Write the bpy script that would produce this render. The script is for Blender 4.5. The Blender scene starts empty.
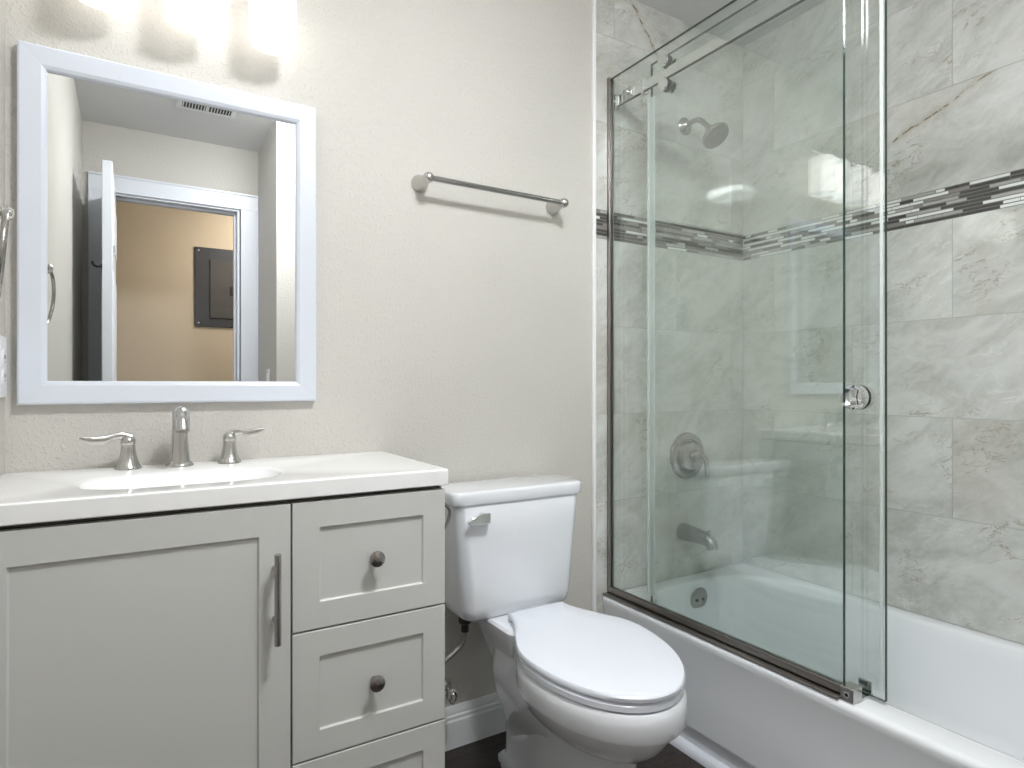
import bpy, bmesh, math, random
from mathutils import Vector, Matrix
R = math.radians
S = bpy.context.scene
C = S.collection

# ------------------------------------------------------------------ camera
cam_d = bpy.data.cameras.new('camera')
cam_d.sensor_fit = 'HORIZONTAL'; cam_d.sensor_width = 36.0
cam_d.lens = 36.0 * 618.3 / 1024
cam_d.clip_start = 0.02
cam = bpy.data.objects.new('camera', cam_d); C.objects.link(cam)
cam.location = (0.0, -1.659, 1.0735)
cam.rotation_euler = (R(90.02), 0, R(-31.4))
S.camera = cam

# ------------------------------------------------------------------ world, exposure, render behaviour
w = bpy.data.worlds.new('world'); S.world = w; w.use_nodes = True
w.node_tree.nodes['Background'].inputs[0].default_value = (0.8, 0.85, 0.9, 1)
w.node_tree.nodes['Background'].inputs[1].default_value = 0.3
S.view_settings.view_transform = 'Standard'
S.view_settings.look = 'None'
S.view_settings.exposure = 2.15
S.view_settings.gamma = 1.0
S.view_settings.use_curve_mapping = False
S.cycles.max_bounces = 14
S.cycles.diffuse_bounces = 8
S.cycles.glossy_bounces = 8
S.cycles.transmission_bounces = 8
S.cycles.transparent_max_bounces = 24
S.cycles.sample_clamp_indirect = 6.0
S.cycles.use_denoising = True
SHADE_E = 0.50        # strength of the vanity light's glass shades
BATH_FILL_E = 27.0        # watts of the added bathroom fill lamp
HALL_FILL_E = 17.0        # watts of the added hall fill lamp

def lamp(name, loc, watts, radius, col, parent=None):
    d = bpy.data.lights.new(name, 'POINT'); d.energy = watts; d.shadow_soft_size = radius; d.color = col
    o = bpy.data.objects.new(name, d); C.objects.link(o); o.location = loc
    if parent:
        o.parent = parent; o.location = Vector(loc) - parent.location
    return o

# ------------------------------------------------------------------ materials
def mat(name, col, rough=0.5, metal=0.0, spec=0.5, coat=0.0, coat_rough=0.03, emis=None, estr=0.0):
    m = bpy.data.materials.new(name); m.use_nodes = True
    b = m.node_tree.nodes['Principled BSDF']
    b.inputs['Base Color'].default_value = (*col, 1)
    b.inputs['Roughness'].default_value = rough
    b.inputs['Metallic'].default_value = metal
    b.inputs['Specular IOR Level'].default_value = spec
    b.inputs['Coat Weight'].default_value = coat
    b.inputs['Coat Roughness'].default_value = coat_rough
    if emis:
        b.inputs['Emission Color'].default_value = (*emis, 1)
        b.inputs['Emission Strength'].default_value = estr
    return m

class NT:
    """small helper to write node trees"""
    def __init__(s, m):
        s.t = m.node_tree; s.b = s.t.nodes.get('Principled BSDF')
    def n(s, kind, **kw):
        x = s.t.nodes.new(kind)
        for k, v in kw.items():
            setattr(x, k, v)
        return x
    def put(s, sock, v):
        if isinstance(v, bpy.types.NodeSocket): s.t.links.new(v, sock)
        elif v is not None: sock.default_value = v
    def math(s, op, a, b=None, c=None, clamp=False):
        x = s.n('ShaderNodeMath', operation=op); x.use_clamp = clamp
        s.put(x.inputs[0], a); s.put(x.inputs[1], b)
        if c is not None: s.put(x.inputs[2], c)
        return x.outputs[0]
    def vmath(s, op, a, b=None):
        x = s.n('ShaderNodeVectorMath', operation=op)
        s.put(x.inputs[0], a); s.put(x.inputs[1], b)
        return x.outputs[0]
    def scale(s, v, k):
        x = s.n('ShaderNodeVectorMath', operation='SCALE'); s.put(x.inputs[0], v); s.put(x.inputs['Scale'], k)
        return x.outputs[0]
    def obj(s): return s.n('ShaderNodeTexCoord').outputs['Object']
    def noise(s, vec, scale, detail=2.0, rough=0.5, dist=0.0):
        x = s.n('ShaderNodeTexNoise'); s.put(x.inputs['Vector'], vec)
        x.inputs['Scale'].default_value = scale; x.inputs['Detail'].default_value = detail
        x.inputs['Roughness'].default_value = rough; x.inputs['Distortion'].default_value = dist
        return x.outputs['Fac']
    def smooth(s, v, a, b, lo=0.0, hi=1.0):
        x = s.n('ShaderNodeMapRange', interpolation_type='SMOOTHSTEP'); s.put(x.inputs['Value'], v)
        x.inputs['From Min'].default_value = a; x.inputs['From Max'].default_value = b
        x.inputs['To Min'].default_value = lo; x.inputs['To Max'].default_value = hi
        return x.outputs['Result']
    def mix(s, f, a, b):
        x = s.n('ShaderNodeMix', data_type='RGBA'); s.put(x.inputs['Factor'], f)
        s.put(x.inputs[6], (*a, 1) if isinstance(a, tuple) else a)
        s.put(x.inputs[7], (*b, 1) if isinstance(b, tuple) else b)
        return x.outputs[2]
    def bump(s, h, strength, dist):
        x = s.n('ShaderNodeBump'); x.inputs['Strength'].default_value = strength
        x.inputs['Distance'].default_value = dist; s.put(x.inputs['Height'], h)
        s.put(s.b.inputs['Normal'], x.outputs['Normal']); return x
    def col(s, v): s.put(s.b.inputs['Base Color'], v)

def paint(name, col, bump=0.6):
    m = mat(name, col, 0.55, spec=0.35); t = NT(m)
    o = t.obj()
    big = t.noise(o, 1.6, 2)
    t.col(t.mix(t.smooth(big, .3, .7), tuple(c * .965 for c in col), tuple(min(1, c * 1.02) for c in col)))
    n1 = t.smooth(t.noise(o, 125, 2.5, .55, .4), .52, .66)
    n2 = t.noise(o, 260, 1)
    t.bump(t.math('ADD', n1, t.math('MULTIPLY', n2, .18)), bump, .0032)
    return m

PAINT = paint('beige_orange_peel_paint', (.60, .58, .54), .42)
PAINT_HALL = paint('warm_beige_hall_paint', (.64, .565, .46), .2)
CEIL = paint('ceiling_paint', (.74, .74, .74), .35)
WHITE_TRIM = mat('white_trim_paint', (.74, .77, .83), .35)
BASEB = mat('baseboard_paint', (.70, .72, .73), .35)
FRAME = mat('mirror_frame_white', (.68, .715, .79), .32)
CAB = mat('light_grey_cabinet_paint', (.60, .605, .585), .38)
CAB_SHADOW = mat('cabinet_shadow_gap', (.10, .09, .08), .8)  # dark shade colour for the gaps, also on the toe kick
COUNTER = mat('white_cultured_marble', (.93, .93, .93), .18, coat=.5)
PORC = mat('white_porcelain', (.80, .82, .86), .12, coat=.8)
SEAT = mat('white_seat_plastic', (.80, .83, .90), .2, coat=.3)
TUB = mat('white_tub_enamel', (.86, .88, .91), .16, coat=.7)
NICKEL = mat('brushed_nickel', (.58, .57, .55), .25, 1.0)
def brushed(m, sc):
    t = NT(m); o = t.obj()
    v = t.vmath('MULTIPLY', o, sc)
    n = t.noise(v, 30, 3, .6)
    t.put(t.b.inputs['Roughness'], t.smooth(n, .25, .75, .2, .38))
NICKEL_DARK = mat('dark_brushed_nickel', (.40, .385, .37), .24, 1.0)
CHROME = mat('polished_chrome', (.80, .80, .80), .06, 1.0)
DARKMET = mat('dark_nickel_channel', (.40, .37, .35), .3, 1.0)
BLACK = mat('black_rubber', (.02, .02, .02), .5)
BRAID = mat('braided_steel_hose', (.30, .29, .28), .4, .8)
PLAST = mat('white_plastic', (.82, .83, .85), .3)
SLOT = mat('dark_slot', (.06, .06, .06), .7)
PANEL_GREY = mat('slate_grey_steel', (.055, .062, .078), .45)
PANEL_DOOR = mat('charcoal_steel', (.075, .075, .08), .5)
GLASSEDGE = mat('glass_edge', (.02, .045, .04), .15)
MIRROR = mat('mirror_silver', (.80, .81, .80), .0, 1.0)
SHADE = mat('frosted_glass_shade', (.6, .6, .6), .4, emis=(1.0, .97, .93), estr=SHADE_E)
BULB = mat('shade_bottom_glow', (.5, .5, .5), .4, emis=(.86, .93, 1.0), estr=SHADE_E * .75)
DOME = mat('added_lamp_glass', (.9, .9, .9), .4, emis=(1.0, .97, .94), estr=4)
GROUT = mat('light_grout', (.40, .40, .38), .8)
MGROUT = mat('mosaic_grout', (.22, .22, .21), .7)

# shower glass: straight-through transmission with a Fresnel reflection (thin pane, both faces)
MITRE = mat('mitre_line', (.42, .44, .5), .6)
def glass(name, tint):
    m = bpy.data.materials.new(name); m.use_nodes = True; t = NT(m)
    t.t.nodes.remove(t.b)
    out = t.t.nodes['Material Output']
    lw = t.n('ShaderNodeLayerWeight'); lw.inputs['Blend'].default_value = .5
    f = t.math('ADD', t.math('MULTIPLY', t.math('POWER', lw.outputs['Facing'], 5.0), .91), .09)
    tr = t.n('ShaderNodeBsdfTransparent'); tr.inputs[0].default_value = (*tint, 1)
    gl = t.n('ShaderNodeBsdfGlossy'); gl.inputs['Roughness'].default_value = 0.0
    gl.inputs[0].default_value = (1, 1, 1, 1)
    mx = t.n('ShaderNodeMixShader'); t.put(mx.inputs[0], f)
    t.t.links.new(tr.outputs[0], mx.inputs[1]); t.t.links.new(gl.outputs[0], mx.inputs[2])
    t.t.links.new(mx.outputs[0], out.inputs[0])
    return m
def seal():
    m = bpy.data.materials.new('clear_vinyl_seal'); m.use_nodes = True; t = NT(m); t.b.inputs['Base Color'].default_value = (.80, .86, .85, 1); t.b.inputs['Roughness'].default_value = .2
    tr = t.n('ShaderNodeBsdfTransparent'); mx = t.n('ShaderNodeMixShader'); mx.inputs[0].default_value = .42
    t.t.links.new(tr.outputs[0], mx.inputs[1]); t.t.links.new(t.b.outputs[0], mx.inputs[2]); t.t.links.new(mx.outputs[0], t.t.nodes['Material Output'].inputs[0])
    return m
SEALM = seal()
GLASS = glass('shower_glass', (.962, .984, .974))

def marble(name):
    m = mat(name, (.5, .5, .47), .04, spec=.6, coat=.8, coat_rough=.01); t = NT(m)
    o = t.obj()
    rnd = t.n('ShaderNodeNewGeometry').outputs['Random Per Island']
    k = t.n('ShaderNodeCombineXYZ')
    for i, q in enumerate((13.1, 29.7, 41.3)): t.put(k.inputs[i], t.math('MULTIPLY', rnd, q))
    p = t.vmath('ADD', o, k.outputs[0])
    # diagonal drift of the veining
    sp = t.n('ShaderNodeSeparateXYZ'); t.put(sp.inputs[0], p)
    hor = t.math('SUBTRACT', sp.outputs[0], sp.outputs[1])
    def drift(ca, sa, sx, sy):
        A = t.math('ADD', t.math('MULTIPLY', hor, ca), t.math('MULTIPLY', sp.outputs[2], sa))
        Bq = t.math('SUBTRACT', t.math('MULTIPLY', sp.outputs[2], ca), t.math('MULTIPLY', hor, sa))
        c = t.n('ShaderNodeCombineXYZ'); t.put(c.inputs[0], t.math('MULTIPLY', A, sx)); t.put(c.inputs[1], t.math('MULTIPLY', Bq, sy))
        t.put(c.inputs[2], t.math('ADD', sp.outputs[0], sp.outputs[1])); return c.outputs[0]
    d1 = drift(.90, .43, 1.0, 2.4)
    cloud = t.smooth(t.noise(d1, 2.4, 6, .62, .8), .30, .70)
    base = t.mix(cloud, (.43, .435, .395), (.67, .675, .645))
    fine = t.smooth(t.noise(d1, 13, 5, .65, 1.0), .30, .75)
    base = t.mix(t.math('MULTIPLY', fine, .42), base, (.77, .785, .76))
    warm = t.smooth(t.noise(p, 2.3, 3, .5), .52, .75)
    base = t.mix(t.math('MULTIPLY', warm, .28), base, (.50, .44, .36))
    r1 = t.math('ABSOLUTE', t.math('SUBTRACT', t.noise(drift(.93, .36, 1.0, 3.6), 4.0, 5, .55, .5), .5))
    v1 = t.smooth(r1, 0.0, .014, 1.0, 0.0)
    gate = t.smooth(t.noise(p, 5.5, 3), .50, .64)
    base = t.mix(t.math('MULTIPLY', t.math('MULTIPLY', v1, gate), .38), base, (.86, .87, .85))
    r2 = t.math('ABSOLUTE', t.math('SUBTRACT', t.noise(drift(.97, .24, 1.3, 3.6), 6.5, 5, .6, .6), .52))
    v2 = t.smooth(r2, 0.0, .020, 1.0, 0.0)
    gate2 = t.smooth(t.noise(p, 6.3, 3), .52, .64)
    base = t.mix(t.math('MULTIPLY', t.math('MULTIPLY', v2, gate2), .75), base, (.33, .27, .20))
    # the two long rust-brown veins: one on the long wall, one high on the plumbing wall
    s = t.n('ShaderNodeSeparateXYZ'); t.put(s.inputs[0], o)
    def vein(u, a, b, wid, gatex):
        L = math.hypot(b[0] - a[0], b[1] - a[1]); dx, dz = (b[0] - a[0]) / L, (b[1] - a[1]) / L
        pu = t.math('SUBTRACT', u, a[0]); pz = t.math('SUBTRACT', s.outputs[2], a[1])
        al = t.math('ADD', t.math('MULTIPLY', pu, dx), t.math('MULTIPLY', pz, dz))
        wob = t.math('MULTIPLY', t.math('SUBTRACT', t.noise(o, 9, 5, .6), .5), .05)
        ac = t.math('ADD', t.math('SUBTRACT', t.math('MULTIPLY', pu, -dz), t.math('MULTIPLY', pz, -dx)), wob)
        f = t.smooth(t.math('ABSOLUTE', ac), wid * .3, wid, 1, 0)
        halo = t.smooth(t.math('ABSOLUTE', ac), 0, wid * 5, .3, 0)
        br = t.smooth(t.noise(o, 38, 2), .42, .55)
        g = t.math('MULTIPLY', t.smooth(al, -.02, .01), t.smooth(al, L - .01, L + .02, 1, 0))
        g = t.math('MULTIPLY', g, gatex)
        return t.math('MULTIPLY', t.math('MULTIPLY', f, br), g), t.math('MULTIPLY', halo, g)
    on_long = t.math('GREATER_THAN', s.outputs[0], 2.08)
    on_back = t.math('LESS_THAN', s.outputs[0], 2.08)
    for u, a, b, gx in ((s.outputs[1], (-.575, 1.858), (-.86, 1.968), on_long), (s.outputs[0], (1.505, 2.44), (1.625, 2.275), on_back)):
        f, h = vein(u, a, b, .0035, gx)
        base = t.mix(h, base, (.42, .33, .22)); base = t.mix(t.math('MULTIPLY', f, .85), base, (.16, .11, .07))
    t.col(base)
    return m
MARBLE = marble('polished_marble_tile')
MOS = [mat('mosaic_charcoal', (.075, .07, .065), .3), mat('mosaic_taupe', (.26, .24, .215), .35),
       mat('mosaic_pale_glass', (.78, .80, .77), .10), mat('mosaic_grey', (.40, .39, .37), .3), MGROUT]

def floor_mat():
    m = mat('dark_wood_look_plank', (.07, .05, .04), .4); t = NT(m); o = t.obj()
    br = t.n('ShaderNodeTexBrick'); br.offset = .37; br.inputs['Scale'].default_value = 1
    br.inputs['Brick Width'].default_value = 1.2; br.inputs['Row Height'].default_value = .17
    br.inputs['Mortar Size'].default_value = .0015
    br.inputs['Color1'].default_value = (.25, .25, .25, 1); br.inputs['Color2'].default_value = (.9, .9, .9, 1)
    br.inputs['Mortar'].default_value = (0, 0, 0, 1)
    t.put(br.inputs['Vector'], o)
    v = t.vmath('MULTIPLY', o, (1.2, 9, 1))
    g = t.smooth(t.noise(v, 7, 7, .7, 1.5), .3, .7)
    c = t.mix(g, (.010, .007, .006), (.060, .042, .034))
    sp = t.n('ShaderNodeMix', data_type='RGBA', blend_type='MULTIPLY'); sp.inputs['Factor'].default_value = .5
    t.put(sp.inputs[6], c); t.put(sp.inputs[7], br.outputs['Color'])
    t.col(sp.outputs[2]); t.bump(g, .3, .001)
    return m
FLOOR = floor_mat()

# ------------------------------------------------------------------ mesh helpers
def box(bm, x0, x1, y0, y1, z0, z1, mi=0):
    vs = [bm.verts.new(p) for p in ((x0,y0,z0),(x1,y0,z0),(x1,y1,z0),(x0,y1,z0),(x0,y0,z1),(x1,y0,z1),(x1,y1,z1),(x0,y1,z1))]
    for f in ((0,3,2,1),(4,5,6,7),(0,1,5,4),(1,2,6,5),(2,3,7,6),(3,0,4,7)):
        bm.faces.new([vs[i] for i in f]).material_index = mi
    return vs
def loft(bm, rings, cap0=True, cap1=True, closed=True, mi=0):
    V = [[bm.verts.new(p) for p in r] for r in rings]
    n = len(V[0])
    for a, b in zip(V, V[1:]):
        for i in range(n if closed else n - 1):
            j = (i + 1) % n
            bm.faces.new((a[i], a[j], b[j], b[i])).material_index = mi
    if cap0: bm.faces.new(list(reversed(V[0]))).material_index = mi
    if cap1: bm.faces.new(V[-1]).material_index = mi
    return V
def frame_of(ax):
    ax = Vector(ax).normalized()
    h = Vector((0, 0, 1)) if abs(ax.z) < .9 else Vector((1, 0, 0))
    u = ax.cross(h).normalized(); return u, ax.cross(u).normalized(), ax
def lathe(bm, org, ax, prof, n=40, cap0=True, cap1=True):
    """prof: list of (radius, distance along axis)"""
    u, v, a = frame_of(ax); org = Vector(org)
    rings = [[org + a * h + (u * math.cos(2*math.pi*i/n) + v * math.sin(2*math.pi*i/n)) * max(r, 1e-4) for i in range(n)] for r, h in prof]
    return loft(bm, rings, cap0, cap1)
def spline(pts, m=6):
    P = [Vector(p) for p in pts]; out = []
    for i in range(len(P) - 1):
        p0 = P[max(i-1, 0)]; p1 = P[i]; p2 = P[i+1]; p3 = P[min(i+2, len(P)-1)]
        for k in range(m):
            t = k / m
            out.append(.5 * ((2*p1) + (p2-p0)*t + (2*p0-5*p1+4*p2-p3)*t*t + (3*p1-p0-3*p2+p3)*t**3))
    out.append(P[-1]); return out
def tube(bm, pts, rad, n=16, m=6, closed=False, flat=1.0, flat_ax=None, smooth=True):
    """sweep; rad is a number or list per point; flat squashes the section along flat_ax"""
    if isinstance(rad, (int, float)): rad = [rad] * len(pts)
    P4 = [(*p, r) for p, r in zip([tuple(q) for q in pts], rad)]
    if smooth and not closed:
        P = spline(pts, m); rr = []
        for i in range(len(rad) - 1):
            for k in range(m): rr.append(rad[i] + (rad[i+1]-rad[i]) * k / m)
        rr.append(rad[-1])
    else:
        P = [Vector(p) for p in pts]; rr = rad
    rings = []; pu = None; L = len(P)
    for i, p in enumerate(P):
        if closed: t = (P[(i+1) % L] - P[i-1]).normalized()
        else: t = (P[min(i+1, L-1)] - P[max(i-1, 0)]).normalized()
        if pu is None: u = frame_of(t)[0]
        else: u = (pu - t * pu.dot(t)).normalized()
        pu = u; v = t.cross(u)
        ring = []
        for k in range(n):
            a = 2*math.pi*k/n; d = (u*math.cos(a) + v*math.sin(a)) * rr[i]
            if flat_ax is not None:
                fa = Vector(flat_ax); fa = (fa - t*fa.dot(t)).normalized()
                d = d - fa * d.dot(fa) * (1-flat)
            ring.append(p + d)
        rings.append(ring)
    if closed:
        V = [[bm.verts.new(p) for p in r] for r in rings]
        for a in range(L):
            A, B = V[a], V[(a+1) % L]
            for i in range(n): bm.faces.new((A[i], A[(i+1)%n], B[(i+1)%n], B[i]))
    else: loft(bm, rings)
def sphere(bm, c, r, n=24, sc=(1,1,1)):
    bmesh.ops.create_uvsphere(bm, u_segments=n, v_segments=n//2, radius=r,
        matrix=Matrix.Translation(c) @ Matrix.Diagonal((*sc, 1)))
def rrect(cx, cy, hx, hy, rad, z, n=8):
    """rounded rectangle ring; rad is one radius or four (+x+y, -x+y, -x-y, +x-y)"""
    if isinstance(rad, (int, float)): rad = [rad]*4
    out = []
    for q, (sx, sy) in enumerate(((1,1),(-1,1),(-1,-1),(1,-1))):
        r = rad[q]; ox = cx + sx*(hx-r); oy = cy + sy*(hy-r)
        for k in range(n):
            a = math.pi/2*(q + k/(n-1))
            out.append(Vector((ox + r*math.cos(a), oy + r*math.sin(a), z)))
    return out
def prism(bm, pts, d):
    """extrude a planar polygon (list of 3D points) by the vector d"""
    d = Vector(d); loft(bm, [[Vector(p) for p in pts], [Vector(p) + d for p in pts]])

def make(name, bm, mats, parent=None, bevel=0, seg=2, smooth=True, angle=35, sub=0):
    if not isinstance(mats, (list, tuple)): mats = [mats]
    bmesh.ops.recalc_face_normals(bm, faces=bm.faces[:])
    root = parent
    while root is not None and root.parent is not None: root = root.parent
    if root is not None and root.type == 'EMPTY' and root.rotation_euler.z == 0:
        bmesh.ops.translate(bm, verts=bm.verts[:], vec=-root.location)
    me = bpy.data.meshes.new(name); bm.to_mesh(me); bm.free()
    for m in mats: me.materials.append(m)
    o = bpy.data.objects.new(name, me); C.objects.link(o)
    if parent: o.parent = parent
    if smooth:
        me.shade_smooth(); me.set_sharp_from_angle(angle=R(angle))
    if sub:
        s = o.modifiers.new('subdivision', 'SUBSURF'); s.levels = s.render_levels = sub
    if bevel:
        b = o.modifiers.new('bevel', 'BEVEL'); b.width = bevel; b.segments = seg; b.limit_method = 'ANGLE'; b.angle_limit = R(40)
        b.harden_normals = False
    return o
def struct(name, bm, mats, parent=None, **k):
    o = make(name, bm, mats, parent, **k)
    if parent is None: o['kind'] = 'structure'
    return o
def tag(o, label, cat, group=None):
    o['label'] = label; o['category'] = cat
    if group: o['group'] = group
    return o
def thing(name, label, cat, loc, group=None):
    o = bpy.data.objects.new(name, None); C.objects.link(o); o.location = loc
    o.empty_display_size = .05
    return tag(o, label, cat, group)
B = bmesh.new

# ------------------------------------------------------------------ dimensions (metres)
H = 2.44
XL, XR = -.232, 2.112          # left wall, right wall (behind the tile)
TX = 1.343                     # start of the tiled surround
YF = -2.2475                   # wall with the door
YP = -1.695                    # face of the partition beside the entry
XP = .6215
HALL_Y = -3.40

# ------------------------------------------------------------------ the room shell
b = B(); box(b, -1.3, 2.3, -3.5, .12, -.06, 0); struct('floor', b, FLOOR)
b = B(); box(b, -1.3, 2.3, -3.5, .12, H, H+.06); struct('ceiling', b, CEIL)
b = B(); box(b, XL-.1, XR+.1, 0, .1, 0, H); wall_back = struct('wall_back', b, PAINT)
b = B(); box(b, XL-.1, XL, -2.36, 0, 0, H); struct('wall_left', b, PAINT)
b = B(); box(b, XR, XR+.1, -1.70, 0, 0, H); wall_right = struct('wall_right', b, PAINT)
b = B(); box(b, XP, XR+.1, -2.36, YP, 0, H); struct('wall_partition', b, PAINT)
b = B(); box(b, XL, -.095, -2.36, YF, 0, H); box(b, .52, XP, -2.36, YF, 0, H); box(b, -.095, .52, -2.36, YF, 2.087, H)
struct('wall_front', b, PAINT)
b = B(); box(b, TX, XR, YP, -1.535, 0, H); wall_tub_end = struct('wall_tub_end', b, PAINT)
b = B(); box(b, -1.3, 2.3, HALL_Y-.1, HALL_Y, 0, H); struct('wall_hall_back', b, PAINT_HALL)
b = B(); box(b, -1.3, -1.2, HALL_Y, -2.36, 0, H); struct('wall_hall_left', b, PAINT_HALL)
b = B(); box(b, 2.2, 2.3, HALL_Y, -2.36, 0, H); struct('wall_hall_right', b, PAINT_HALL)
b = B(); box(b, -1.2, XL-.1, -2.36, -2.26, 0, H); struct('wall_hall_front', b, PAINT_HALL)

# marble tile courses and the mosaic border, laid on the three tub walls
rng = random.Random(7)
ROWS = [(.352, .669), (.669, .9715), (.9715, 1.274), (1.274, 1.5735), (1.6715, 1.974), (1.974, 2.2765), (2.2765, H)]
SHIFT = [.305, 0, .305, 0, .305, 0, .305]
M0, M1 = ROWS[3][1], ROWS[4][0]
def put_box(bm, axis, u0, u1, face, depth, z0, z1, mi=0):
    """axis 'x': surface faces -y, u is x;  'y': surface faces -x, u is y;  'e': surface faces +y"""
    if axis == 'x': box(bm, u0, u1, face, face+depth, z0, z1, mi)
    elif axis == 'y': box(bm, face, face+depth, u0, u1, z0, z1, mi)
    else: box(bm, u0, u1, face-depth, face, z0, z1, mi)
def tiles(parent, axis, u0, u1, face, anchor):
    b = B(); D = .008; g = .0009
    put_box(b, axis, u0, u1, face + (.0012 if axis != 'e' else -.0012), D-.0014, 0, M0, 1)
    put_box(b, axis, u0, u1, face + (.0012 if axis != 'e' else -.0012), D-.0014, M1, H, 1)
    rows = [(0.03, .352)] + ROWS; sh = [0] + SHIFT
    for (z0, z1), s in zip(rows, sh):
        a = anchor + s; k0 = math.floor((u0 - a) / .61) - 1
        for k in range(k0, k0 + 8):
            p, q = max(u0, a + .61*k), min(u1, a + .61*(k+1))
            if q - p < .004: continue
            put_box(b, axis, p+g, q-g, face, D-.001, z0+g, z1-g if z1 < H else z1, 0)
    o = struct('tile_panel', b, [MARBLE, GROUT], parent)
    b = B(); rr = random.Random(11 if axis == 'x' else 5)
    put_box(b, axis, u0, u1, face+(.0015 if axis != 'e' else -.0015), D-.002, M0, M1, 4)
    nr = 9; h = (M1-M0)/nr
    for r in range(nr):
        u = u0 - rr.random()*.08
        while u < u1:
            L = rr.choice((.025, .04, .055, .075, .1, .1))
            p, q = max(u, u0), min(u+L, u1)
            if q - p > .004:
                mi = rr.choices((0, 1, 2, 3), (.32, .08, .42, .18) if axis == 'y' else (.52, .18, .10, .20))[0]
                put_box(b, axis, p+.0009, q-.0009, face, D-.001, M0+r*h+.0016, M0+(r+1)*h-.0016, mi)
            u += L
    struct('mosaic_border', b, MOS, parent)
tiles(wall_back, 'x', TX, 2.104, -.008, 1.349+.38)
tiles(wall_right, 'y', -1.535, -.008, 2.104, -.76)
tiles(wall_tub_end, 'e', TX, 2.104, -1.527, 1.349+.38)
b = B(); box(b, TX-.013, TX, -.011, 0, 0, H); struct('trim_1', b, mat('white_tile_edge', (.88, .88, .88), .3), bevel=.002)

# baseboard on the back wall, behind the toilet
def baseboard(name, x0, x1, y):
    prof = [(0,0),(.015,0),(.015,.078),(.0125,.084),(.0125,.092),(.009,.097),(.009,.104),(.005,.116),(.002,.12),(0,.12)]
    b = B(); prism(b, [(x0, y-p, z) for p, z in prof], (x1-x0, 0, 0)); return struct(name, b, BASEB, angle=20)
baseboard('baseboard_back', XL+.8, TX-.013, 0)
b = B(); prism(b, [(XP-p, YP, z) for p, z in [(0,0),(.014,0),(.014,.085),(.005,.116),(0,.12)]], (0, YF-YP, 0)); struct('baseboard_partition', b, BASEB, angle=20)

# quarter-round along the foot of the tub
b = B(); prof = [(1.389, 0)] + [(1.385 - .020*math.sin(a*math.pi/16), .026*math.cos(a*math.pi/16)) for a in range(9)][::-1] + [(1.389, .026)]
prism(b, [(x, -1.53, z) for x, z in prof], (0, 1.518, 0)); struct('trim_2', b, WHITE_TRIM, angle=50)

# doorway casing, jamb and the open door (seen in the mirror)
b = B()
def casing(bm, yf, s):
    for x0, x1, z0, z1 in ((-.205, -.105, 0, 2.085), (.525, .62, 0, 2.085), (-.205, .62, 2.085, 2.178)):
        y1 = yf + s*.016
        box(bm, x0, x1, min(yf, y1), max(yf, y1), z0, z1)
        y2 = yf + s*.021
        if z0 == 0: xo = (x0, x0+.012) if x0 < 0 else (x1-.012, x1); box(bm, *xo, min(yf, y2), max(yf, y2), z0, z1)
        else: box(bm, x0, x1, min(yf, y2), max(yf, y2), z1-.012, z1)
casing(b, YF, 1); casing(b, -2.36, -1)
box(b, -.11, -.095, -2.36, YF, 0, 2.087); box(b, .508, .53, -2.36, YF, 0, 2.087); box(b, -.095, .508, -2.36, YF, 2.075, 2.095)
box(b, .496, .508, -2.33, -2.295, 0, 2.075); box(b, -.095, .508, -2.33, -2.295, 2.063, 2.075)
struct('trim_3', b, WHITE_TRIM, bevel=.0015)
b = B(); DX0, DX1, DY0, DY1 = -.122, -.084, -2.225, -1.612
box(b, DX0, DX1, DY0, DY1, .012, 2.06)
for yy0, yy1 in ((DY0+.09, DY0+.28), (DY1-.28, DY1-.09)):
    for z0, z1 in ((.20, .80), (.93, 1.58), (1.70, 1.93)):
        for s, X in ((1, DX1), (-1, DX0)):
            ring = [[(X+s*o, yy0+q, z0+q), (X+s*o, yy1-q, z0+q), (X+s*o, yy1-q, z1-q), (X+s*o, yy0+q, z1-q)] for q, o in ((0, 0), (.008, .006), (.02, .001), (.04, .0055))]
            loft(b, ring, False, True)
door = struct('door_1', b, WHITE_TRIM, bevel=.002)
b = B()
for s, X in ((1, DX1), (-1, DX0)):
    lathe(b, (X, DY1-.06, .95), (s, 0, 0), [(.026,0),(.026,.006),(.010,.010),(.010,.032),(.022,.038),(.028,.05),(.024,.064),(.001,.07)], 24)
struct('door_knob', b, NICKEL, door)
hk = thing('robe_hook', 'small dark double robe hook on the back of the open door', 'hook', (DX0, DY1-.05, 1.60))
b = B(); lathe(b, (DX0, DY1-.05, 1.60), (-1, 0, 0), [(.013, 0), (.013, .004), (.010, .006)], 20); make('mounting_plate', b, BLACK, hk)
for s in (-1, 1):
    b = B(); P = (DX0-.005, DY1-.05, 1.60)
    tube(b, [P, (P[0]-.014, P[1]+s*.006, P[2]-.004), (P[0]-.026, P[1]+s*.014, P[2]+.001), (P[0]-.031, P[1]+s*.018, P[2]+.01)], .0035, 10)
    sphere(b, (P[0]-.031, P[1]+s*.018, P[2]+.011), .006, 12)
    make('hook_arm', b, BLACK, hk)

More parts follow.
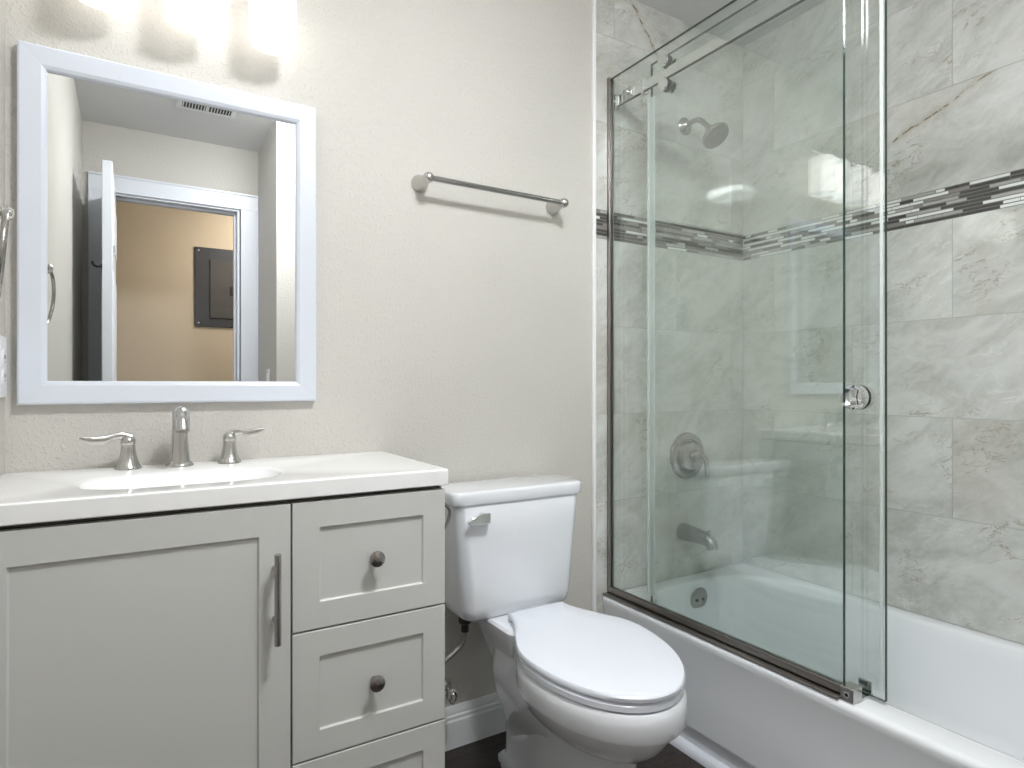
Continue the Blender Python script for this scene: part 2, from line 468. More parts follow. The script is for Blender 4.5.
# ------------------------------------------------------------------ vanity cabinet
YC = -.400          # carcass front
YD = -.418          # door and drawer faces
vc = thing('vanity_cabinet', 'light grey shaker vanity cabinet with one door and three drawers, beside the toilet', 'cabinet', (.18, -.2, 0))
b = B(); box(b, .565, .586, YC, -.003, .085, .8455); box(b, XL+.002, XL+.020, YC, -.003, .085, .8455); box(b, XL+.020, .565, YC, -.003, .085, .103); box(b, XL+.020, .565, -.009, -.003, .103, .8455); box(b, .250, .268, YC, -.009, .103, .70)
make('carcass', b, CAB, vc, bevel=.001)
b = B(); box(b, XL+.002, .575, YC+.055, -.02, 0, .085); make('toe_kick', b, CAB_SHADOW, vc)
b = B(); box(b, XL+.004, .580, YC-.0015, YC, .088, .8445); box(b, XL+.004, .578, YC-.004, YC+.02, .8457, .8515); box(b, .560, .578, YC+.02, -.02, .8457, .8515); make('painted_shadow_gap', b, CAB_SHADOW, vc)  # dark sheet and strips painting shade between the fronts and under the slab
def shaker(name, x0, x1, z0, z1, fr=.052):
    b = B(); y0 = YD; y1 = YC-.0015; rc = .0055
    X = (x0, x0+fr, x1-fr, x1); Z = (z0, z0+fr, z1-fr, z1)
    q4 = lambda a, c, d, e, y: [(a, y, c), (d, y, c), (d, y, e), (a, y, e)]
    loft(b, [q4(X[0], Z[0], X[3], Z[3], y1), q4(X[0], Z[0], X[3], Z[3], y0), q4(X[1], Z[1], X[2], Z[2], y0), q4(X[1], Z[1], X[2], Z[2], y1)], False, False)
    o = make(name, b, CAB, vc, bevel=.0011)
    b = B()
    loft(b, [[(X[1]+q, y, Z[1]+q), (X[2]-q, y, Z[1]+q), (X[2]-q, y, Z[2]-q), (X[1]+q, y, Z[2]-q)] for q, y in ((-.001, y0+.003), (.002, y0+rc), (.002, y0+rc+.004))], False, True)
    box(b, X[1], X[2], y0+rc+.0002, y1, Z[1], Z[2])
    make('centre_panel', b, CAB, o, smooth=False)
    return o
dr = shaker('door', -.2285, .257, .092, .8425, .0575)
b = B()
tube(b, [(.2275, YD-.033, .587), (.2275, YD-.033, .757)], .0062, 20, smooth=False)
for z in (.628, .724): lathe(b, (.2275, YD, z), (0, -1, 0), [(.0052, 0), (.0052, .030)], 16)
make('bar_handle', b, NICKEL_DARK, dr, bevel=.0012)
for z0, z1 in ((.5915, .8425), (.338, .5875), (.092, .334)):
    d = shaker('drawer', .2608, .5845, z0, z1)
    b = B(); lathe(b, (.4225, YD, (z0+z1)/2), (0, -1, 0), [(.0075, 0), (.006, .004), (.0055, .012), (.009, .016), (.0155, .0185), (.0165, .022), (.0155, .026), (.010, .0285), (.001, .0295)], 32)
    make('knob', b, NICKEL_DARK, d)

# countertop with a shallow moulded basin
CZ = .887
ct = B()
def cring(x0, x1, y0, y1, r, z): return rrect((x0+x1)/2, (y0+y1)/2, (x1-x0)/2, (y1-y0)/2, r, z, 10)
cx0, cx1, cy0, cy1 = XL+.001, .591, -.424, -.001
bx0, bx1, by0, by1 = -.09, .27, -.352, -.150
loft(ct, [cring(cx0+.004, cx1-.002, cy0+.002, cy1, .002, CZ-.035), cring(cx0, cx1, cy0, cy1, .004, CZ-.033), cring(cx0, cx1, cy0, cy1, .004, CZ-.003), cring(cx0+.0, cx1-.003, cy0+.003, cy1, .004, CZ),
          cring(bx0-.012, bx1+.012, by0-.012, by1+.012, .11, CZ), cring(bx0, bx1, by0, by1, .10, CZ-.004), cring(bx0+.012, bx1-.012, by0+.012, by1-.012, .09, CZ-.02),
          cring(bx0+.05, bx1-.05, by0+.045, by1-.045, .07, CZ-.09), cring(bx0+.10, bx1-.10, by0+.08, by1-.08, .05, CZ-.12), cring(.06, .12, -.26, -.20, .028, CZ-.125)])
co = make('vanity_countertop', ct, COUNTER, angle=30)
tag(co, 'white cultured marble vanity top with moulded basin on the grey cabinet', 'countertop')
b = B(); lathe(b, (.09, -.23, CZ-.126), (0, 0, 1), [(.022, 0), (.022, .003), (.016, .005), (.001, .006)], 24); make('sink_drain', b, NICKEL, co)

# widespread faucet
fa = thing('faucet', 'brushed nickel widespread faucet with two lever handles on the white vanity top', 'faucet', (.088, -.058, CZ))
b = B(); FX, FY = .088, -.058
lathe(b, (FX, FY, CZ), (0, 0, 1), [(.0285, 0), (.0285, .003), (.026, .006), (.0225, .010)], 8)
b2 = [(FX, FY, CZ+.006), (FX, FY, CZ+.03), (FX, FY-.001, CZ+.06), (FX, FY-.004, CZ+.088), (FX, FY-.014, CZ+.109), (FX, FY-.032, CZ+.120), (FX, FY-.055, CZ+.119), (FX, FY-.076, CZ+.108), (FX, FY-.088, CZ+.092), (FX, FY-.091, CZ+.084)]
tube(b, b2, [.0225, .0195, .017, .0155, .0155, .0165, .0165, .0155, .0145, .0142], 28)
sp = make('spout', b, NICKEL, fa, angle=40)
b = B(); lathe(b, (FX, FY-.0915, CZ+.0845), (0, -.15, -1), [(.0115, -.002), (.0115, .003), (.009, .003), (.009, -.001)], 24); make('aerator', b, DARKMET, sp)
for s, hx in ((-1, -.012), (1, .192)):
    b = B()
    lathe(b, (hx, FY, CZ), (0, 0, 1), [(.0255, 0), (.0255, .004), (.023, .007), (.0185, .018), (.0150, .034), (.0135, .048), (.0138, .052)], 8)
    base = make('handle_base', b, NICKEL, fa, angle=50)
    b = B()
    lathe(b, (hx, FY, CZ+.053), (0, 0, 1), [(.0136, 0), (.0145, .003), (.0145, .010), (.012, .016), (.006, .019), (.001, .0195)], 28)
    e = .088 if s < 0 else .076
    lift = .0 if s < 0 else .006
    P = [(hx-s*.004, FY, CZ+.066), (hx+s*.012, FY-.002, CZ+.073), (hx+s*.028, FY-.005, CZ+.072+lift*.3), (hx+s*.046*e/.088, FY-.008, CZ+.066+lift*.6), (hx+s*.068*e/.088, FY-.011, CZ+.066+lift), (hx+s*e, FY-.014, CZ+.072+lift)]
    tube(b, P, [.011, .0080, .0065, .0098, .0098, .0030], 20, flat=.42, flat_ax=(0, 1, 0))
    make('lever', b, NICKEL, base, angle=50)

# ------------------------------------------------------------------ framed mirror
mx0, mx1, mz0, mz1 = -.2096, .4035, 1.0305, 1.7925
mi = thing('wall_mirror', 'rectangular mirror in a wide white mitred frame above the vanity', 'mirror', (.097, -.001, 1.03))
b = B(); fw = .050
prof = [(0, -.001), (0, -.020), (.004, -.0225), (.040, -.0205), (.047, -.017), (.050, -.012), (.050, -.006)]
corners = [(mx0, mz0, 1, 1), (mx1, mz0, -1, 1), (mx1, mz1, -1, -1), (mx0, mz1, 1, -1)]
V = [[b.verts.new((cx + sx*p, y, cz + sz*p)) for p, y in prof] for cx, cz, sx, sz in corners]
for i in range(4):
    A, D = V[i], V[(i+1) % 4]
    for k in range(len(prof)-1): b.faces.new((A[k], A[k+1], D[k+1], D[k]))
make('mirror_frame', b, FRAME, mi, smooth=False)
for cx, cz, sx, sz in corners:          # fine mitre lines at the corners
    b = B()
    d = .0004
    vs = [b.verts.new(p) for p in ((cx+sx*.003-d, -.0226, cz+sz*.003+d*sx*sz), (cx+sx*.003+d, -.0226, cz+sz*.003-d*sx*sz), (cx+sx*.046+d, -.0182, cz+sz*.046-d*sx*sz), (cx+sx*.046-d, -.0182, cz+sz*.046+d*sx*sz))]
    b.faces.new(vs)
    make('mitre_joint', b, MITRE, mi, smooth=False)
b = B(); box(b, mx0+.046, mx1-.046, -.009, -.003, mz0+.046, mz1-.046); make('mirror_glass', b, MIRROR, mi, smooth=False)

# ------------------------------------------------------------------ vanity light
LY = -.092
vl = thing('vanity_light', 'chrome bar light with three white cylinder glass shades above the mirror', 'wall lamp', (.106, -.001, 2.04))
b = B(); box(b, .046, .166, -.022, -.001, 2.03, 2.15); make('wall_plate', b, CHROME, vl, bevel=.004)
b = B(); tube(b, [(-.105, -.055, 2.085), (.317, -.055, 2.085)], .0075, 16, smooth=False); lathe(b, (.106, -.02, 2.085), (0, -1, 0), [(.012, 0), (.012, .035)], 16)
make('crossbar', b, CHROME, vl)
for hx in (-.061, .110, .284):
    b = B(); tube(b, [(hx, -.055, 2.085), (hx, -.078, 2.083), (hx, LY, 2.070), (hx, LY, 2.052)], .006, 12)
    lathe(b, (hx, LY, 2.034), (0, 0, 1), [(.026, 0), (.026, .018), (.010, .024)], 28)
    arm = make('lamp_arm', b, CHROME, vl)
    b = B(); r = .053
    lathe(b, (hx, LY, 1.890), (0, 0, 1), [(r, 0), (r, .146), (r-.006, .152), (.012, .154)], 48, cap0=False)
    lathe(b, (hx, LY, 1.890), (0, 0, 1), [(r, 0), (r-.004, 0), (r-.004, .008)], 48, False, False)
    sh = make('glass_shade', b, SHADE, arm)
    b = B(); lathe(b, (hx, LY, 1.894), (0, 0, 1), [(r-.0042, 0), (r-.0042, .004)], 48); make('shade_diffuser', b, BULB, arm)

# ------------------------------------------------------------------ towel bar
tb = thing('towel_bar', 'brushed nickel towel bar on the beige wall above the toilet', 'towel bar', (.93, -.001, 1.65))
YB = -.066
b = B(); tube(b, [(.700, YB, 1.650), (1.166, YB, 1.650)], .0078, 20, smooth=False); make('bar', b, NICKEL_DARK, tb)
for x, s in ((.700, -1), (1.166, 1)):
    b = B(); lathe(b, (x, -.0005, 1.650), (0, -1, 0), [(.0255, 0), (.0255, .004), (.0235, .010), (.0185, .024), (.0125, .044), (.0095, .056), (.0095, .066)], 36)
    sphere(b, (x, YB, 1.650), .0150, 24, (1.05, 1, 1))
    make('post', b, NICKEL, tb, angle=50)

# ------------------------------------------------------------------ towel ring and outlet on the left wall
tr = thing('towel_ring', 'brushed nickel towel ring on the left wall beside the mirror', 'towel ring', (XL, -.307, 1.366))
b = B(); lathe(b, (XL+.0005, -.307, 1.366), (1, 0, 0), [(.024, 0), (.024, .004), (.020, .012), (.013, .026), (.0105, .038), (.012, .040), (.012, .049), (.008, .054), (.001, .055)], 32)
make('wall_mount', b, NICKEL, tr)
b = B(); n = 56
tube(b, [(XL+.039+.006*math.cos(2*math.pi*i/n)-.010*math.sin(2*math.pi*i/n), -.307+.072*math.sin(2*math.pi*i/n), 1.294+.072*math.cos(2*math.pi*i/n)) for i in range(n)], .0044, 14, closed=True)
make('ring', b, NICKEL_DARK, tr)
ou = thing('wall_outlet', 'white duplex wall outlet at the left wall corner below the towel ring', 'outlet', (XL, -.055, 1.11))
b = B(); box(b, XL, XL+.006, -.090, -.020, 1.047, 1.171); make('cover_plate', b, PLAST, ou, bevel=.002)
for z in (1.09, 1.128):
    b = B(); lathe(b, (XL+.006, -.055, z), (1, 0, 0), [(.0155, 0), (.0155, .002)], 24); s = make('socket', b, PLAST, ou)
    b = B(); box(b, XL+.0075, XL+.0085, -.062, -.060, z-.004, z+.005); box(b, XL+.0075, XL+.0085, -.050, -.048, z-.004, z+.005)
    lathe(b, (XL+.0075, -.055, z-.009), (1, 0, 0), [(.0022, 0), (.0022, .001)], 12); make('slot', b, SLOT, s)

# ------------------------------------------------------------------ toilet paper holder on the side of the vanity
ph = thing('toilet_paper_holder', 'empty nickel toilet paper hoop on the vanity side facing the toilet', 'paper holder', (.586, -.345, .76))
b = B(); lathe(b, (.5862, -.345, .795), (1, 0, 0), [(.018, 0), (.018, .004), (.010, .008), (.008, .018)], 24); make('wall_mount', b, NICKEL, ph)
b = B(); tube(b, [(.588, -.345, .797), (.606, -.345, .799), (.620, -.345, .792), (.631, -.345, .775), (.628, -.345, .756), (.618, -.345, .738), (.606, -.345, .728)], .0042, 12)
make('hoop', b, NICKEL_DARK, ph)

# ------------------------------------------------------------------ toilet
TXC = .934
to = thing('toilet', 'white two-piece elongated toilet with closed lid between vanity and tub', 'toilet', (TXC, -.35, 0))
def egg(yb, yf, w, z, back=.54, n=14, tilt=0.0):
    """ring of a toilet bowl outline: blunt back at yb, elliptical nose at yf"""
    pts = []; L = yf - yb
    def hw(s):
        if s >= .46: return w * max(0, 1 - ((s-.46)/.54)**2.1)**.5
        k = s/.46; k = k*k*(3-2*k) if back > .3 else math.sin(k*math.pi/2)
        return w * (back + (1-back)*k)
    side = []
    for i in range(n+1):
        a = math.pi/2*i/n; side.append((.46 + .54*math.cos(a), None))
    for i in range(1, 9): side.append((.46*(1-i/8), None))
    right = [(hw(s), yb + L*s) for s, _ in side]
    for x, y in right: pts.append((x, y))
    xb = right[-1][0]
    for k in (.97, .75, .4, 0, -.4, -.75, -.97): pts.append((xb*k*.98, yb + .004*(1-abs(k)**6)))
    for x, y in reversed(right[1:]): pts.append((-x, y))
    return [Vector((TXC + .026 + .075*(y+.22) + x, y, z)) for x, y in pts]
# bowl, pedestal, trapway and tank platform
b = B()
sec = [(.000, -.16, -.655, .108, .8), (.022, -.16, -.655, .108, .8), (.034, -.165, -.645, .096, .8), (.08, -.19, -.632, .088, .8), (.16, -.21, -.630, .086, .75), (.215, -.215, -.634, .088, .7), (.258, -.215, -.642, .093, .66),
       (.262, -.215, -.664, .108, .64), (.275, -.215, -.690, .127, .62), (.300, -.215, -.716, .146, .60), (.330, -.215, -.736, .160, .56), (.3475, -.215, -.742, .164, .54), (.3495, -.215, -.757, .178, .54), (.355, -.215, -.7595, .180, .54), (.385, -.215, -.760, .1805, .54), (.402, -.215, -.758, .179, .54), (.410, -.218, -.752, .174, .54)]
loft(b, [egg(yb, yf, wd, z, bk) for z, yb, yf, wd, bk in sec])
loft(b, [rrect(TXC, -.225, .060, .075, .04, .20), rrect(TXC, -.20, .070, .105, .05, .30), rrect(TXC, -.185, .092, .125, .05, .38), rrect(TXC, -.185, .102, .13, .05, .408), rrect(TXC, -.185, .102, .13, .05, .420), rrect(TXC, -.185, .096, .124, .045, .4255)])
XT = TXC+.006
loft(b, [rrect(XT, -.30, h_, .17, min(.055, h_*.95), z_, 10) for z_, h_ in ((.0, .056), (.02, .056), (.045, .048), (.09, .046), (.13, .052), (.17, .066), (.21, .082), (.25, .092), (.285, .096), (.32, .093), (.355, .087), (.39, .085))])
loft(b, [egg(-.13, -.60, .094, 0, .85), egg(-.13, -.60, .094, .018, .85), egg(-.14, -.59, .084, .03, .85)])
bowl = make('bowl', b, PORC, to, angle=42)
for s in (-1, 1):
    b = B(); lathe(b, (TXC+s*.098, -.30, .018), (0, 0, 1), [(.013, 0), (.013, .008), (.009, .015), (.001, .018)], 20)
    make('bolt_cap', b, PORC, bowl)
# seat and lid
b = B(); loft(b, [egg(-.232, -.742, .171, .4105), egg(-.230, -.751, .1785, .4150), egg(-.230, -.751, .1785, .4270), egg(-.236, -.746, .173, .4315)]); make('seat', b, SEAT, to, angle=45)
b = B(); loft(b, [egg(-.214, -.746, .171, .4325, .50), egg(-.210, -.754, .1795, .4360, .50), egg(-.210, -.755, .1805, .4435, .50), egg(-.214, -.751, .177, .4485, .50), egg(-.226, -.736, .164, .4505, .52), egg(-.30, -.65, .10, .4520, .54)]); lid = make('lid', b, SEAT, to, angle=45)
for s in (-1, 1):
    b = B(); tube(b, [(TXC+.02+s*.045, -.218, .430), (TXC+.02+s*.085, -.218, .430)], .007, 16, smooth=False)
    make('hinge', b, SEAT, lid, bevel=.002)
# tank
b = B()
def tk(z, hw, yb, yf, r): return rrect(TXC, (yb+yf)/2, hw, (yb-yf)/2, [r*.6, r*.6, r*.8, r*.8], z, 8)
loft(b, [[v_ + Vector((.003*(.744-v_.z)/.3, 0, 0)) for v_ in q_] for q_ in [tk(.421, .145, -.035, -.150, .035), tk(.425, .165, -.028, -.166, .04), tk(.435, .176, -.025, -.175, .042), tk(.462, .1815, -.024, -.180, .042), tk(.56, .188, -.022, -.184, .042), tk(.66, .198, -.021, -.188, .042), tk(.742, .2065, -.020, -.191, .042), tk(.744, .2045, -.022, -.189, .040), tk(.749, .2045, -.022, -.189, .040)]])
tank = make('tank', b, PORC, to, angle=50)
b = B()
def tl(z, e, r=.032): return rrect(TXC, -.106, .215+e, .089+e, [.02, .02, r, r], z, 8)
loft(b, [tl(.7492, -.004), tl(.7500, 0), tl(.7515, .001), tl(.777, .001), tl(.7815, -.001), tl(.7840, -.0045), tl(.7848, -.010)])
make('tank_lid', b, PORC, to, angle=50)
fl = B(); lz = .712; fy = -.190
lathe(fl, (.800, fy, lz), (0, -1, 0), [(.015, 0), (.015, .004), (.010, .008), (.009, .016)], 20)
prism(fl, [(.817, fy-.012, lz+.015), (.817, fy-.012, lz-.012), (.786, fy-.012, lz-.013), (.757, fy-.012, lz-.011), (.748, fy-.012, lz-.004), (.762, fy-.012, lz+.006), (.782, fy-.012, lz+.014), (.800, fy-.012, lz+.0165)], (0, -.010, 0))
make('flush_lever', fl, CHROME, tank, bevel=.002)

sl = thing('toilet_supply_line', 'braided steel water line and shutoff valve under the toilet tank', 'water supply', (.79, -.1, .2))
b = B(); lathe(b, (.797, -.098, .4205), (0, 0, -1), [(.019, 0), (.019, .018), (.015, .022), (.011, .024), (.011, .045)], 12); make('coupling_nut', b, BLACK, sl)
b = B(); tube(b, [(.797, -.098, .395), (.797, -.098, .370), (.787, -.099, .343), (.760, -.100, .322), (.728, -.098, .302), (.708, -.092, .275), (.712, -.080, .240), (.735, -.068, .215), (.760, -.062, .228)], .0072, 12); make('hose', b, BRAID, sl)
b = B(); lathe(b, (.760, -.001, .200), (0, -1, 0), [(.024, 0), (.024, .004), (.009, .008), (.009, .05), (.014, .052), (.014, .078), (.006, .08), (.006, .092)], 20); lathe(b, (.760, -.064, .200), (0, 0, 1), [(.009, 0), (.009, .034)], 16); v = make('shutoff_valve', b, CHROME, sl)
b = B(); nn = 24
loft(b, [[(.760+k*.013*math.cos(2*math.pi*i/nn), y, .200+k*.022*math.sin(2*math.pi*i/nn)) for i in range(nn)] for k, y in ((.85, -.090), (1, -.092), (1, -.098), (.85, -.1), (.45, -.099), (.4, -.102))]); make('oval_handle', b, CHROME, v)

# ------------------------------------------------------------------ bathtub
bt = thing('bathtub', 'white alcove bathtub behind the sliding glass, right of the toilet', 'bathtub', (1.74, -.77, 0))
b = B(); TY0, TY1 = -1.5255, -.0095; TR = 2.1028
def tr_(x0, x1, y0, y1, rad, z): return rrect((x0+x1)/2, (y0+y1)/2, (x1-x0)/2, (y1-y0)/2, rad, z, 14)
ir = lambda k: [k*1.25, k*.8, k, k]
loft(b, [tr_(1.392, TR, TY0, TY1, .002, .0), tr_(1.392, TR, TY0, TY1, .002, .070), tr_(1.378, TR, TY0, TY1, .002, .078), tr_(1.379, TR, TY0, TY1, .002, .20), tr_(1.377, TR, TY0, TY1, .002, .300), tr_(1.3715, TR, TY0, TY1, .002, .322), tr_(1.370, TR, TY0, TY1, .002, .336), tr_(1.3715, TR, TY0, TY1, .002, .344),
         tr_(1.377, TR, TY0, TY1, .002, .349), tr_(1.386, TR, TY0, TY1, .002, .3505),
         tr_(1.450, 2.070, -1.43, -.062, ir(.20), .3505), tr_(1.460, 2.062, -1.42, -.070, ir(.195), .348), tr_(1.468, 2.055, -1.41, -.077, ir(.19), .338),
         tr_(1.474, 2.048, -1.39, -.082, ir(.18), .30), tr_(1.484, 2.036, -1.33, -.090, ir(.16), .20), tr_(1.500, 2.018, -1.26, -.102, ir(.14), .11), tr_(1.52, 1.998, -1.22, -.125, ir(.12), .078), tr_(1.56, 1.958, -1.17, -.165, ir(.09), .062), tr_(1.70, 1.82, -.75, -.5, .05, .058)])
tub = make('tub_shell', b, TUB, bt, angle=40)
b = B(); lathe(b, (1.762, -.0815, .288), (0, -1, -.12), [(.043, 0), (.043, .004), (.040, .007), (.029, .008), (.001, .009)], 40); ov = make('overflow_plate', b, NICKEL_DARK, bt)
for s in (-1, 1):
    b = B(); lathe(b, (1.762+s*.016, -.0890, .287), (0, -1, -.12), [(.0055, 0), (.0055, .0035), (.003, .0045)], 12)
    make('screw', b, SLOT, ov)
b = B(); lathe(b, (1.76, -.22, .060), (0, 0, 1), [(.032, 0), (.032, .003), (.024, .004), (.001, .006)], 28); make('tub_drain', b, NICKEL, bt)

# ------------------------------------------------------------------ shower fittings
PX = 1.770; TF = -.008
sh = thing('showerhead', 'brushed nickel round shower head on a bent arm above the tub', 'shower head', (PX, TF, 2.045))
b = B(); lathe(b, (PX, TF, 2.045), (0, -1, 0), [(.033, 0), (.033, .003), (.029, .008), (.020, .012), (.017, .014), (.012, .020)], 32); make('wall_flange', b, NICKEL_DARK, sh)
b = B(); tube(b, [(PX, TF-.01, 2.045), (PX, TF-.045, 2.050), (PX, TF-.075, 2.042), (PX, TF-.100, 2.018), (PX, TF-.118, 1.996)], .0095, 18); make('shower_arm', b, NICKEL_DARK, sh)
hd = Vector((0.02, -.62, -.78)).normalized(); hp = Vector((PX, TF-.112, 2.003))
b = B(); lathe(b, hp, hd, [(.010, 0), (.014, .004), (.015, .012), (.013, .018), (.020, .024), (.038, .036), (.048, .046), (.051, .054), (.050, .058), (.046, .060)], 44, cap1=False)
head = make('spray_head', b, NICKEL_DARK, sh, angle=50)
b = B(); lathe(b, hp, hd, [(.0462, .0590), (.0462, .0605), (.001, .0608)], 40)
u, v, a = frame_of(hd)
for rr_, cnt in ((.012, 6), (.023, 12), (.034, 18), (.041, 24)):
    for i in range(cnt):
        q = 2*math.pi*i/cnt; lathe(b, hp + u*rr_*math.cos(q) + v*rr_*math.sin(q) + a*.0605, hd, [(.0017, 0), (.0013, .0022)], 6, False, True)
make('nozzle_face', b, mat('nozzle_grey', (.22, .22, .21), .5, .4), head)

sv = thing('shower_valve', 'round brushed nickel shower valve with curved lever above the tub spout', 'shower valve', (1.781, TF, .80))
b = B(); VX, VZ = 1.780, .804
lathe(b, (VX, TF, VZ), (0, -1, 0), [(.088, 0), (.088, .005), (.084, .013), (.072, .018), (.063, .016), (.060, .009), (.056, .009), (.055, .022), (.050, .032), (.038, .038), (.024, .040)], 56)
es = make('escutcheon', b, NICKEL_DARK, sv, angle=25)
b = B(); lathe(b, (VX-.004, TF-.03, VZ+.004), (0, -1, 0), [(.021, 0), (.019, .02), (.014, .032), (.001, .036)], 28)
tube(b, [(VX-.004, TF-.052, VZ+.004), (VX+.012, TF-.062, VZ+.006), (VX+.024, TF-.070, VZ-.008), (VX+.028, TF-.074, VZ-.034), (VX+.028, TF-.076, VZ-.064), (VX+.028, TF-.076, VZ-.076)], [.014, .013, .0115, .0115, .0125, .008], 20, flat=.6, flat_ax=(0, 1, 0))
make('lever', b, NICKEL_DARK, sv, angle=50)

ts = thing('tub_spout', 'brushed nickel tub spout with pull-up diverter below the shower valve', 'tub spout', (1.757, TF, .52))
b = B(); SX, SZ = 1.757, .520
tube(b, [(SX, TF, SZ), (SX, TF-.012, SZ), (SX, TF-.05, SZ), (SX, TF-.09, SZ-.002), (SX, TF-.120, SZ-.006), (SX, TF-.138, SZ-.018), (SX, TF-.143, SZ-.036)], [.032, .033, .030, .0265, .0245, .0225, .020], 32, flat=.95, flat_ax=(1, 0, 0))
s_ = make('spout_body', b, NICKEL_DARK, ts, angle=50)
b = B(); lathe(b, (SX, TF-.130, SZ+.008), (0, 0, 1), [(.0045, 0), (.0045, .010), (.0085, .012), (.0085, .018), (.005, .020)], 20); make('diverter_knob', b, NICKEL_DARK, s_)

# ------------------------------------------------------------------ frameless sliding shower enclosure
GX = 1.402; G = .005
fp = thing('fixed_glass_panel', 'fixed clear glass shower panel in a dark nickel wall and sill channel', 'glass panel', (GX, -.42, .352))
def pane(bm, x, y0, y1, z0, z1):
    """glass slab: the two faces use glass, the four narrow edges the green edge material"""
    vs = box(bm, x-G, x+G, y0, y1, z0, z1)
    bm.faces.ensure_lookup_table()
    for f in bm.faces[-6:]:
        f.normal_update(); f.material_index = 0 if abs(f.normal.x) > .9 else 1
b = B(); pane(b, GX, -.838, -.012, .362, 2.124); make('glass_pane', b, [GLASS, GLASSEDGE], fp, smooth=False)
b = B()
box(b, GX-.0095, GX-.0055, -.840, TF, .3515, .378); box(b, GX+.0055, GX+.0095, -.840, TF, .3515, .376); box(b, GX-.0095, GX+.0095, -.840, TF, .3515, .3605)
box(b, GX-.030, GX-.0095, -.840, TF, .3515, .3565)
make('sill_channel', b, DARKMET, fp, bevel=.0008)
b = B()
box(b, GX-.0095, GX-.0055, -.022, TF, .378, 2.13); box(b, GX+.0055, GX+.0095, -.022, TF, .376, 2.13); box(b, GX-.0095, GX+.0095, -.0118, TF, .36, 2.13)
make('wall_channel', b, DARKMET, fp, bevel=.0008)
gb = thing('guide_block', 'small square nickel glass guide block on the tub rim at the panel corner', 'door guide', (GX+.02, -.842, .352))
b = B(); box(b, GX-.022, GX+.014, -.872, -.8410, .3515, .385); k = make('clamp_block', b, NICKEL, gb, bevel=.0015)
b = B(); box(b, GX+.0125, GX+.058, -.872, -.8410, .3515, .3565); box(b, GX+.052, GX+.058, -.872, -.8410, .3515, .384); make('guide_fork', b, CHROME, gb, bevel=.001)
b = B(); lathe(b, (GX-.022, -.8565, .368), (-1, 0, 0), [(.007, 0), (.007, .0012), (.004, .0012), (.004, -.001)], 16); make('set_screw', b, CHROME, k)

RX = GX+.0235       # the rail stands between the two planes of glass
ra = thing('shower_rail', 'long flat chrome rail carrying the sliding shower glass, wall to wall', 'rail', (RX, -.77, 2.03))
b = B(); box(b, RX-.004, RX+.004, -1.5265, TF-.0005, 2.035, 2.066); make('flat_bar', b, CHROME, ra, bevel=.0008)
b = B(); box(b, RX-.012, RX+.012, -.030, TF-.0003, 2.028, 2.072); lathe(b, (RX-.012, -.020, 2.050), (-1, 0, 0), [(.007, 0), (.007, .0015)], 16); make('wall_bracket', b, NICKEL, ra, bevel=.002)
b = B(); box(b, RX-.012, RX+.012, -1.5265, -1.506, 2.028, 2.072); make('wall_bracket', b, NICKEL, ra, bevel=.002)
b = B(); box(b, RX-.010, RX+.010, -.105, -.060, 2.040, 2.072); lathe(b, (RX-.010, -.083, 2.056), (-1, 0, 0), [(.010, 0), (.010, .008)], 20); make('door_stop', b, NICKEL, ra, bevel=.002)
b = B(); box(b, RX-.012, RX+.012, -.163, -.150, 2.024, 2.070); make('glass_clamp', b, CHROME, ra, bevel=.001)

SXG = GX+.043
b = B(); box(b, RX-.0035, RX+.0035, -1.505, -.031, 2.0315, 2.035); make('dark_rail_edge', b, BLACK, ra, smooth=False)  # added black strip painting the dark reflection along the rail's lower edge
sd = thing('sliding_glass_door', 'clear sliding shower glass with round finger knob and rollers, inside the fixed panel', 'shower door', (SXG, -.54, .36))
b = B(); pane(b, SXG, -.909, -.170, .358, 2.119); make('glass_pane', b, [GLASS, GLASSEDGE], sd, smooth=False)
b = B(); box(b, SXG-.0075, SXG-.0055, -.192, -.168, .385, 2.008); box(b, SXG-.018, SXG-.0055, -.170, -.168, .385, 2.008); make('edge_seal', b, SEALM, sd, smooth=False)
b = B(); box(b, SXG-.0075, SXG-.0055, -.907, -.899, .385, 2.008); make('edge_seal', b, SEALM, sd, smooth=False)  # seal strip whose pale colour also paints the glass edge highlight
for y in (-.252, -.82):
    for z, n_ in ((2.088, 0), (2.0135, 1)):
        b = B(); lathe(b, (SXG-.0055, y, z), (-1, 0, 0), [(.012, 0), (.012, .004), (.0195, .0045), (.0195, .010), (.0165, .0105), (.0165, .022), (.0195, .0225), (.0195, .0265)], 32)
        rl = make('roller', b, BLACK, sd, angle=40)
        b = B(); lathe(b, (SXG-.0305, y, z), (-1, 0, 0), [(.0205, 0), (.0205, .004), (.019, .006), (.001, .0065)], 32); make('roller_cap', b, CHROME, rl)
        b = B(); lathe(b, (SXG+.0055, y, z), (1, 0, 0), [(.0185, 0), (.0185, .006), (.016, .008), (.001, .008)], 32); make('roller_nut', b, CHROME, rl)
KY, KZ = -.844, 1.043
for s, r in ((-1, .030), (1, .030)):
    b = B(); lathe(b, (SXG+s*.0052, KY, KZ), (s, 0, 0), [(r, 0), (r, .016), (r-.002, .019), (r-.006, .019), (r-.009, .010), (r-.011, .006), (.001, .008)], 44)
    make('finger_knob', b, CHROME, sd, angle=30)

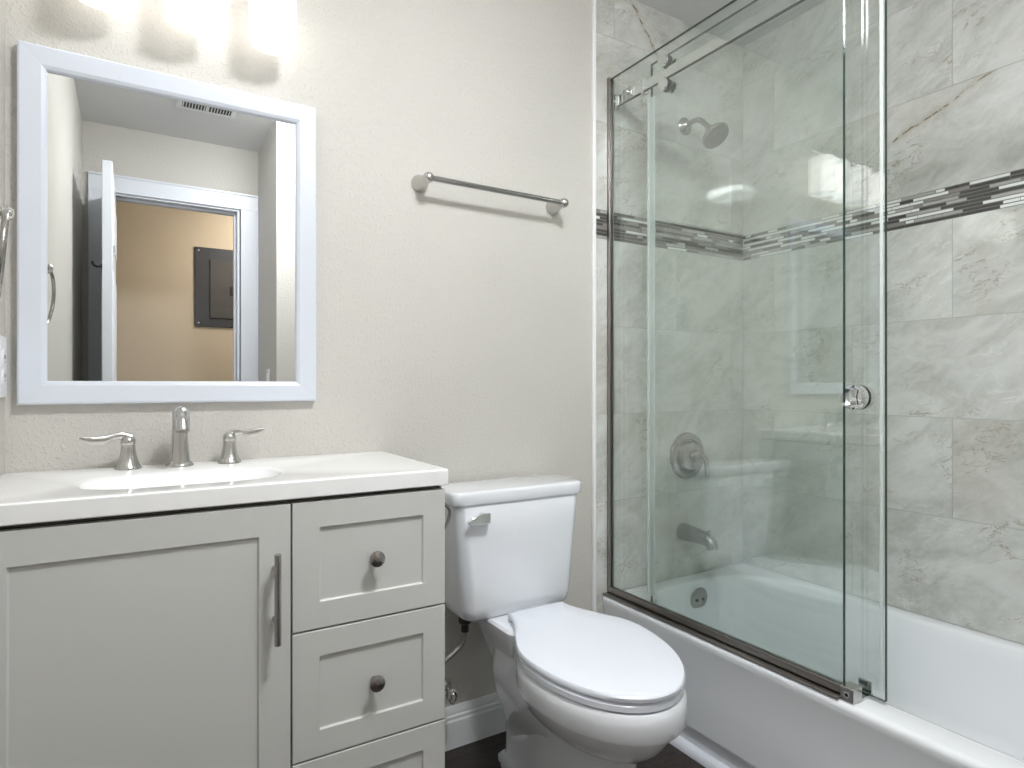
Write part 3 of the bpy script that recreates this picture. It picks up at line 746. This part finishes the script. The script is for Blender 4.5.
# ------------------------------------------------------------------ small fixtures seen in the mirror
cv = thing('ceiling_vent', 'white metal supply register with short louvres in the ceiling near the door', 'vent', (.307, -1.755, H))
b = B(); x0, x1, y0, y1 = .175, .437, -1.815, -1.690
loft(b, [[(x0+q, y0+q, z), (x1-q, y0+q, z), (x1-q, y1-q, z), (x0+q, y1-q, z)] for q, z in ((0, H), (.002, H-.004), (.020, H-.006), (.022, H-.003))], False, False); make('vent_frame', b, PLAST, cv, smooth=False)
b = B(); box(b, x0+.021, x1-.021, y0+.021, y1-.021, H-.0008, H-.0002); make('vent_dark_sheet', b, SLOT, cv)  # flat dark sheet painting the shade behind the louvres
for g0 in (x0+.024, x0+.136):
    for i in range(8):
        xx = g0 + i*.0132
        b = B(); vs = [(xx, y0+.021, H-.006), (xx+.0012, y0+.021, H-.006), (xx+.006, y0+.021, H-.001), (xx+.0048, y0+.021, H-.001)]
        prism(b, vs, (0, y1-y0-.042, 0)); make('louvre', b, PLAST, cv, smooth=False)
b = B(); box(b, x0+.126, x0+.137, y0+.020, y1-.020, H-.006, H-.001); make('centre_bar', b, PLAST, cv)

sw = thing('light_switch', 'white rocker light switch on the side wall by the doorway', 'light switch', (XP, -1.917, 1.10))
b = B(); box(b, XP-.006, XP, -1.952, -1.882, 1.040, 1.156); make('cover_plate', b, PLAST, sw, bevel=.002)
b = B(); box(b, XP-.010, XP-.005, -1.932, -1.902, 1.066, 1.130); make('rocker', b, PLAST, sw, bevel=.002)

ep = thing('electrical_panel', 'dark slate electrical panel box on the beige hall wall', 'electrical panel', (.57, HALL_Y, 1.78))
ex0, ex1, ez0, ez1 = .372, .772, 1.495, 2.075
b = B(); box(b, ex0, ex1, HALL_Y, HALL_Y+.012, ez0, ez1); make('panel_cover', b, PANEL_GREY, ep, bevel=.003)
b = B(); box(b, ex0+.10, ex1-.05, HALL_Y+.012, HALL_Y+.020, ez0+.065, ez1-.085); pd = make('panel_door', b, PANEL_DOOR, ep, bevel=.002)
b = B(); box(b, ex0+.235, ex0+.262, HALL_Y+.020, HALL_Y+.026, 1.735, 1.80); make('latch', b, BLACK, pd, bevel=.002)
for xx, zz in ((ex0+.025, ez0+.025), (ex0+.025, ez1-.025), (ex1-.025, ez0+.025), (ex1-.025, ez1-.025)):
    b = B(); lathe(b, (xx, HALL_Y+.012, zz), (0, 1, 0), [(.007, 0), (.007, .002), (.001, .003)], 12); make('cover_screw', b, NICKEL, ep)

# unseen lamps added for brightness: one over the bathroom floor, one in the hall
def dome(name, label, x, y, k, m):
    t = thing(name, label, 'ceiling lamp', (x, y, H))
    b = B(); lathe(b, (x, y, H-.001), (0, 0, -1), [(.15*k, 0), (.15*k, .018), (.143*k, .022)], 40); make('lamp_base', b, NICKEL, t)
    b = B(); lathe(b, (x, y, H-.022), (0, 0, -1), [(.142*k, 0), (.138*k, .020), (.115*k, .045), (.07*k, .062), (.001, .068)], 40); make('lamp_glass', b, m, t)
    return t
def emit(name, col, e):
    return mat(name, (.9, .9, .9), .4, emis=col, estr=e)
dome('added_ceiling_light', 'added frosted fill lamp on the ceiling over the bathroom floor', .64, -1.26, 1.1, emit('bath_fill_dome', (.96, .98, 1.0), BATH_FILL_E))
dome('added_hall_light', 'added frosted fill lamp on the hall ceiling', .95, -2.85, 1, emit('hall_fill_dome', (1.0, .90, .76), HALL_FILL_E))
